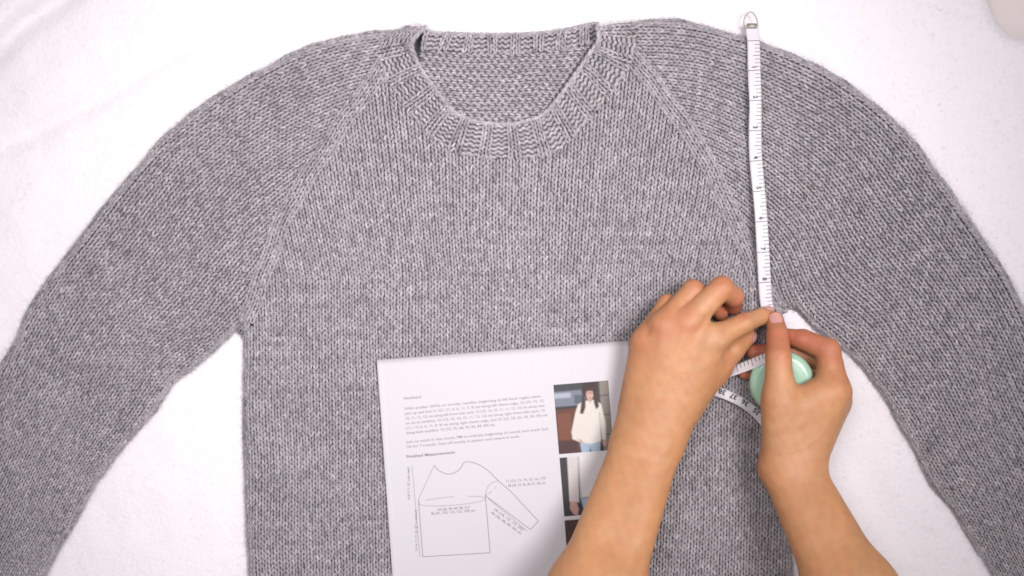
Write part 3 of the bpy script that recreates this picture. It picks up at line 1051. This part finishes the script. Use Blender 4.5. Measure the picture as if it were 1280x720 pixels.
lp = catmull([(931.5, 34), (929.8, 30), (930.6, 23), (934, 17), (938, 15), (942.2, 17), (945.6, 23), (947, 29), (946.8, 33)], 50)
v, f = tube(at(lp[:, 0], lp[:, 1], 9.2), .00058)
mesh_obj('wire_loop', v, f, M_metal, clip)
v, f = tube(at(np.linspace(930.5, 947.5, 10), np.linspace(34, 33, 10), 9.6), .00058)
mesh_obj('wire_loop', v, f, M_metal, clip)


# mint case: two shells turned about the axis with a seam groove
def lathe(prof, centre, tilt, ns=72):
    prof = np.asarray(prof, float)
    a = np.arange(ns) * 2 * math.pi / ns
    V = np.stack([prof[:, None, 0] * np.cos(a), prof[:, None, 0] * np.sin(a), np.broadcast_to(prof[:, None, 1], (len(prof), ns))], -1).reshape(-1, 3)
    tx, ty = tilt
    Rx = np.array([[1, 0, 0], [0, math.cos(tx), -math.sin(tx)], [0, math.sin(tx), math.cos(tx)]])
    Ry = np.array([[math.cos(ty), 0, math.sin(ty)], [0, 1, 0], [-math.sin(ty), 0, math.cos(ty)]])
    V = V @ (Ry @ Rx).T + centre
    i, j = np.meshgrid(np.arange(len(prof) - 1), np.arange(ns), indexing='ij')
    F = np.stack([i * ns + j, i * ns + (j + 1) % ns, (i + 1) * ns + (j + 1) % ns, (i + 1) * ns + j], -1).reshape(-1, 4)
    return V, F


CR, CT = .0262, .0072
cc = at(977, 478, 29)
th = np.linspace(math.pi / 2, 0.10, 12)
up = [(0.0001, CT + .0006), (.006, CT + .00055), (.012, CT + .0004), (.017, CT + .0001)] + [(CR - .007 + .007 * math.cos(t), CT - .0062 + .0060 * math.sin(t)) for t in th]
V, F = lathe(up, cc, (.06, -.10))
case = mesh_obj('case', V, F, M_mint, tape)
V, F = lathe([(r, -z) for r, z in up][::-1], cc, (.06, -.10))
mesh_obj('case', V, F, M_mint, tape)
V, F = lathe([(CR - .0004, .0018), (CR - .0006, 0), (CR - .0004, -.0018)], cc, (.06, -.10))
mesh_obj('case_seam', V, F, M_mintseam, tape)

# ------------------------------------------------------------------ person: two forearms with hands
person = empty('person', at(860, 700, 20))
tag(person, 'person reaching in with two bare forearms, hands pinching the tape', 'person')


def pm(px, py, z):
    return at(px, py, z) * 1000.0


def cone_d(p, a, b_, ra, rb):
    ba = b_ - a
    t = np.clip(((p - a) @ ba) / (ba @ ba), 0, 1)
    q = p - a - t[..., None] * ba
    t2 = t * t * (3 - 2 * t)
    return np.sqrt((q * q).sum(-1)) - (ra + (rb - ra) * t)


def smin(a, b_, k):
    h = np.clip(k - np.abs(a - b_), 0, None) / k
    return np.minimum(a, b_) - h * h * k * .25


class Hand:
    """smooth union of tapered limbs: palm group, then fingers joined to the palm but not to each other"""
    def __init__(s): s.palm = []; s.fing = []; s.dents = []

    def sdf(s, p):
        p = p.astype(np.float32)
        D = None
        for a, b_, ra, rb, k in s.palm:
            d = cone_d(p, a, b_, ra, rb)
            D = d if D is None else smin(D, d, k)
        out = D
        for ch, k in s.fing:
            f = None
            for (a, ra), (b_, rb) in zip(ch[:-1], ch[1:]):
                d = cone_d(p, a, b_, ra, rb)
                f = d if f is None else smin(f, d, 2.2)
            out = smin(out, np.where(f < D + 30, smin(D, f, k), f), .9)
        for c, ax, ln, r, dep in s.dents:      # creases: shallow grooves along a short segment
            t = np.clip((p - c) @ ax, -ln, ln)
            q = p - c - t[..., None] * ax
            out = out + dep * np.exp(-(q * q).sum(-1) / (r * r))
        return out

    def grid(s, lo, hi, h):
        ax = [np.arange(lo[k], hi[k] + h, h, dtype=np.float32) for k in range(3)]
        n = [len(a) for a in ax]
        f = np.empty(n, np.float32)
        for i0 in range(0, n[0], 24):
            X = np.stack(np.meshgrid(ax[0][i0:i0 + 24], ax[1], ax[2], indexing='ij'), -1)
            f[i0:i0 + 24] = s.sdf(X)
        return ax, f


def surface_nets(ax, f):
    nx, ny, nz = f.shape
    neg = f < 0
    corners = [(i, j, k) for i in (0, 1) for j in (0, 1) for k in (0, 1)]
    sub = lambda A, c: A[c[0]:nx - 1 + c[0], c[1]:ny - 1 + c[1], c[2]:nz - 1 + c[2]]
    cnt = sum(sub(neg, c).astype(np.int8) for c in corners)
    act = (cnt > 0) & (cnt < 8)
    I = np.argwhere(act)
    idx = np.full(act.shape, -1, np.int64)
    idx[act] = np.arange(len(I))
    acc = np.zeros((len(I), 3)); num = np.zeros(len(I))
    vals = {c: f[I[:, 0] + c[0], I[:, 1] + c[1], I[:, 2] + c[2]] for c in corners}
    for c in corners:
        for d in range(3):
            if c[d]: continue
            c2 = list(c); c2[d] = 1; c2 = tuple(c2)
            a, b_ = vals[c], vals[c2]
            x = (a < 0) != (b_ < 0)
            t = np.where(x, a / np.where(x, a - b_, 1), 0)
            p = np.tile(np.array(c, float), (len(I), 1)); p[:, d] = t
            acc[x] += p[x]; num[x] += 1
    P = I + acc / num[:, None]
    h = ax[0][1] - ax[0][0]
    V = np.stack([ax[k][0] + P[:, k] * h for k in range(3)], -1)
    Fs = []
    for d in range(3):
        e1, e2 = [(1, 2), (2, 0), (0, 1)][d]
        sl0 = [slice(1, -1)] * 3; sl0[d] = slice(0, -1)
        sl1 = [slice(1, -1)] * 3; sl1[d] = slice(1, None)
        a = neg[tuple(sl0)]; b_ = neg[tuple(sl1)]
        for flip, m in ((False, a & ~b_), (True, ~a & b_)):
            J = np.argwhere(m)
            off = np.ones(3, int); off[d] = 0
            J = J + off
            def g(o1, o2):
                K = J.copy(); K[:, e1] -= o1; K[:, e2] -= o2
                return idx[K[:, 0], K[:, 1], K[:, 2]]
            q = np.stack([g(1, 1), g(0, 1), g(0, 0), g(1, 0)], -1)
            if flip: q = q[:, ::-1]
            Fs.append(q)
    F = np.vstack(Fs)
    return V, F[(F >= 0).all(1)]


SKIN = np.array([.425, .205, .094]); SKIN_RED = np.array([.365, .102, .060]); SKIN_PALE = np.array([.455, .252, .138])


def build_arm(hd, lo, hi, h, reds, pales, nails, moles=()):
    ax, f = hd.grid(np.array(lo), np.array(hi), h)
    V, F = surface_nets(ax, f)
    # settle the vertices on the surface
    for _ in range(2):
        f0 = hd.sdf(V)
        e = .4
        G = np.stack([hd.sdf(V + np.eye(3)[k] * e) - hd.sdf(V - np.eye(3)[k] * e) for k in range(3)], -1) / (2 * e)
        g2 = np.clip((G * G).sum(-1), .15, None)
        V = V - np.clip(f0 / g2, -1, 1)[:, None] * G
    C = np.tile(SKIN, (len(V), 1))
    for c, r, a in pales:
        w_ = a * np.exp(-((V - c)**2).sum(-1) / (r * r)); C = C * (1 - w_[:, None]) + SKIN_PALE * w_[:, None]
    for c, r, a in reds:
        w_ = a * np.exp(-((V - c)**2).sum(-1) / (r * r)); C = C * (1 - w_[:, None]) + SKIN_RED * w_[:, None]
    for c, r in moles:
        w_ = .75 * np.exp(-((V - c)**2).sum(-1) / (r * r)); C = C * (1 - w_[:, None]) + np.array([.12, .05, .03]) * w_[:, None]
    C = C * (1 + .05 * sines(V[:, 0], V[:, 1] + V[:, 2], 91, 9)[:, None] * np.array([.2, 1, 1.2]))
    C = C * (1 + .03 * sines(V[:, 0], V[:, 1] + V[:, 2], 90, 30)[:, None])
    o = mesh_obj('arm', V * .001, F, M_skin, person, True, C)
    for c, nrm, fwd, ln, wd in nails:
        nrm = np.array(nrm, float); nrm /= np.linalg.norm(nrm)
        fwd = np.array(fwd, float); fwd -= nrm * (fwd @ nrm); fwd /= np.linalg.norm(fwd)
        sd = np.cross(nrm, fwd)
        a, b_ = np.meshgrid(np.linspace(-1, 1, 17), np.linspace(-1, 1, 15), indexing='ij')
        # rounded nail outline
        sq = (1 - .16 * np.clip(a, 0, 1)**2.5 - .10 * np.clip(-a, 0, 1)**3)
        bb = b_ * sq * wd / 2; aa = a * ln / 2 * (1 - .22 * np.abs(b_)**2.4)
        P = c + aa[..., None] * fwd + bb[..., None] * sd + nrm * 9
        for _ in range(30):
            P = P - nrm * np.clip(hd.sdf(P) - .32, -.5, 2)[..., None] * .8
        V2 = P.reshape(-1, 3)
        lowr = V2 - nrm * .5
        ni, nj = a.shape
        i, j = np.meshgrid(np.arange(ni - 1), np.arange(nj - 1), indexing='ij')
        q = np.stack([i * nj + j, (i + 1) * nj + j, (i + 1) * nj + j + 1, i * nj + j + 1], -1).reshape(-1, 4)
        rim = np.r_[np.arange(nj), np.arange(1, ni) * nj + nj - 1, (ni - 1) * nj + np.arange(nj - 2, -1, -1), np.arange(ni - 2, 0, -1) * nj]
        nx = np.roll(rim, -1)
        F2 = np.vstack([q, q[:, ::-1] + ni * nj, np.stack([rim, rim + ni * nj, nx + ni * nj, nx], -1)])
        mesh_obj('fingernail', np.vstack([V2, lowr]) * .001, F2, M_nail, o)
    return o


# ---- arm whose hand lies flat with its first finger pointing to the tape
A = Hand()
wl, wr, wm = pm(792, 548, 30), pm(829, 551, 33), pm(811, 549, 33)
el_l, el_r = pm(722, 735, 78), pm(768, 745, 80)
e2l, e2r = pm(650, 910, 120), pm(702, 918, 122)
K_ = 14
mp, mr, mm_, mi = pm(805, 428, 35), pm(829, 408, 41), pm(859, 402, 44), pm(890, 424, 43)
A.palm = [(el_l, wl, 19.5, 15.5, K_), (el_r, wr, 19.5, 16, 22), (e2l, el_l, 25, 19.5, 24), (e2r, el_r, 25, 19.5, 24),
          (wl, mp, 15, 10, K_), (wm, mr, 16, 11, K_), (wm, mm_, 16.5, 11.5, K_), (wr, mi, 15.5, 11.5, K_),
          (pm(800, 505, 22), pm(812, 445, 24), 14, 12, K_), (pm(842, 524, 25), pm(892, 463, 25), 14.5, 12, 12),
          (pm(850, 500, 28), pm(880, 450, 30), 15, 12, K_)]
A.fing = [([(mp, 10), (pm(834, 380, 28), 7.8), (pm(850, 384, 17), 6.8), (pm(860, 396, 10.5), 5.6)], 7),
          ([(mr, 11), (pm(866, 363, 35), 8.8), (pm(886, 373, 22), 7.4), (pm(901, 392, 13), 6.3)], 7),
          ([(mm_, 11.5), (pm(902, 360, 41), 9.6), (pm(917, 371, 28), 8.4), (pm(917, 383, 17), 7.0)], 7),
          ([(mi, 11), (pm(930, 404, 37), 8.2), (pm(950, 396, 25), 6.9), (pm(960.5, 390.5, 17.5), 5.2)], 7),
          ([(pm(893, 462, 25), 12), (pm(917, 437, 21), 9.3), (pm(936, 421, 17), 6.6)], 8)]
# creases over the first finger's joint and between the knuckles
nv = lambda v_: np.array(v_, float) / np.linalg.norm(v_)
A.dents = [(pm(930, 396, 45), nv((.35, 1, 0)), 3.5, .9, .35), (pm(933, 396, 44.5), nv((.3, 1, 0)), 3, .8, .3),
           (pm(899, 350, 50), nv((1, .3, 0)), 4, .9, .35), (pm(903, 353, 50), nv((1, .2, 0)), 4, .9, .35), (pm(865, 354, 43), nv((1, .35, 0)), 4, .9, .35), (pm(868, 358, 43), nv((1, .3, 0)), 4, .8, .3),
           (pm(830, 540, 48), nv((1, -.25, 0)), 9, 1.3, .3), (pm(844, 396, 47), nv((.8, 1.1, -.2)), 9, 3.0, 1.3), (pm(876, 405, 50), nv((.8, 1.1, 0)), 7, 3.5, 1.2),
           (pm(816, 408, 46), nv((.8, 1.1, -.3)), 7, 3.2, .5)]
for p0, p1 in ((pm(832, 500, 50), pm(857, 408, 55.5)), (pm(815, 500, 48), pm(829, 415, 52)), (pm(846, 505, 47), pm(886, 428, 55))):
    A.dents.append(((p0 + p1) / 2, nv(p1 - p0), float(np.linalg.norm(p1 - p0)) / 2, 3.4, -.55))
redsA = [(pm(917, 387, 20), 12, .95), (pm(921, 376, 32), 11, .6), (pm(900, 392, 14), 10, .8), (pm(931, 396, 43), 4, .7), (pm(868, 352, 40), 13, .45), (pm(905, 348, 46), 15, .5), (pm(834, 372, 32), 12, .4),
         (pm(858, 400, 54), 14, .35), (pm(826, 408, 50), 13, .35), (pm(803, 432, 42), 18, .35), (pm(938, 418, 18), 12, .35), (pm(903, 462, 25), 16, .35), (pm(960, 389, 16), 8, .3)]
palesA = [(pm(892, 420, 54), 12, .8), (pm(880, 380, 55), 14, .6), (pm(845, 480, 48), 30, .15), (pm(945, 398, 35), 12, .4)]
nailsA = [(pm(961, 386, 19), (.1, .75, .75), (.9, .25, -.5), 10.5, 8.5),
          (pm(938, 419, 17), (.78, -.45, .45), (.62, .6, -.2), 11, 9)]
build_arm(A, (-36, -396, -8), (232, 24, 178), 1.35, redsA, palesA, nailsA)

# ---- arm whose thumb presses on the mint case
B_ = Hand()
w1, w2 = pm(975, 588, 42), pm(1007, 590, 42)
e1, e2 = pm(1046, 745, 86), pm(1084, 738, 86)
f1, f2 = pm(1118, 905, 128), pm(1162, 898, 128)
iM = pm(1042, 490, 44)
B_.palm = [(e1, w1, 20, 15, K_), (e2, w2, 20.5, 14.5, 22), (f1, e1, 25, 20, 24), (f2, e2, 25, 20.5, 24),
           (pm(976, 580, 42), pm(975, 500, 50), 15.5, 13.2, K_), (pm(1003, 582, 42), iM, 14.5, 13, K_),
           (pm(1000, 580, 34), pm(1044, 500, 28), 14, 12, K_), (pm(995, 580, 30), pm(1040, 508, 17), 13, 11, K_),
           (pm(985, 545, 44), pm(1022, 505, 44), 13, 11.5, K_), (pm(978, 520, 49), pm(1020, 492, 47), 11, 10, 12)]
B_.fing = [([(pm(975, 500, 50), 13.2), (pm(973, 446, 47), 10.2), (pm(972, 420, 36), 9.0), (pm(969, 400, 25), 7.0)], 9),
           ([(iM, 13), (pm(1035, 438, 37), 10), (pm(1004, 424.5, 29), 8.3), (pm(985, 421, 24), 6.8)], 7),
           ([(pm(1044, 500, 28), 12), (pm(1040, 455, 20), 9), (pm(990, 439, 15), 7.6), (pm(943, 440.5, 14.5), 6.8)], 5),
           ([(pm(1040, 508, 18), 11), (pm(1038, 470, 14), 8.5), (pm(985, 467, 13), 7.2), (pm(931, 465, 13), 6.2)], 5)]
B_.dents = [(pm(1036, 452, 48), nv((1, .25, 0)), 5, .9, .45), (pm(1038, 457, 49), nv((1, .15, 0)), 6, .9, .5), (pm(1040, 462, 51), nv((1, .05, 0)), 6, .9, .4),
            (pm(973, 447, 58), nv((1, .1, 0)), 5, .9, .4), (pm(973, 451, 58), nv((1, -.1, 0)), 5, .8, .35), (pm(973, 442, 57), nv((1, .1, 0)), 4, .8, .3),
            (pm(990, 540, 58), nv((.9, .35, 0)), 12, 2.2, .5)]
redsB = [(pm(972, 428, 46), 18, .4), (pm(1018, 426, 40), 20, .45), (pm(943, 440, 18), 16, .9), (pm(931, 466, 15), 14, .9), (pm(1005, 418, 34), 16, .55), (pm(985, 420, 30), 14, .6), (pm(1040, 440, 42), 16, .5), (pm(972, 420, 42), 13, .45),  # skin redness, plus shade on thumb and tucked tips painted into the colour
         (pm(973, 446, 57), 9, .3), (pm(958, 500, 48), 14, .3), (pm(1055, 470, 45), 16, .35), (pm(958, 590, 40), 18, .3)]
palesB = [(pm(985, 540, 60), 24, .5), (pm(975, 475, 62), 14, .4)]
nailsB = [(pm(969.5, 400, 30), (-.05, .45, .89), (-.12, .9, -.45), 11, 10)]
build_arm(B_, (185, -385, -2), (385, 2, 178), 1.35, redsB, palesB, nailsB, [(pm(1071, 671, 82), 1.5), (pm(1081, 675, 80), 1.3)])
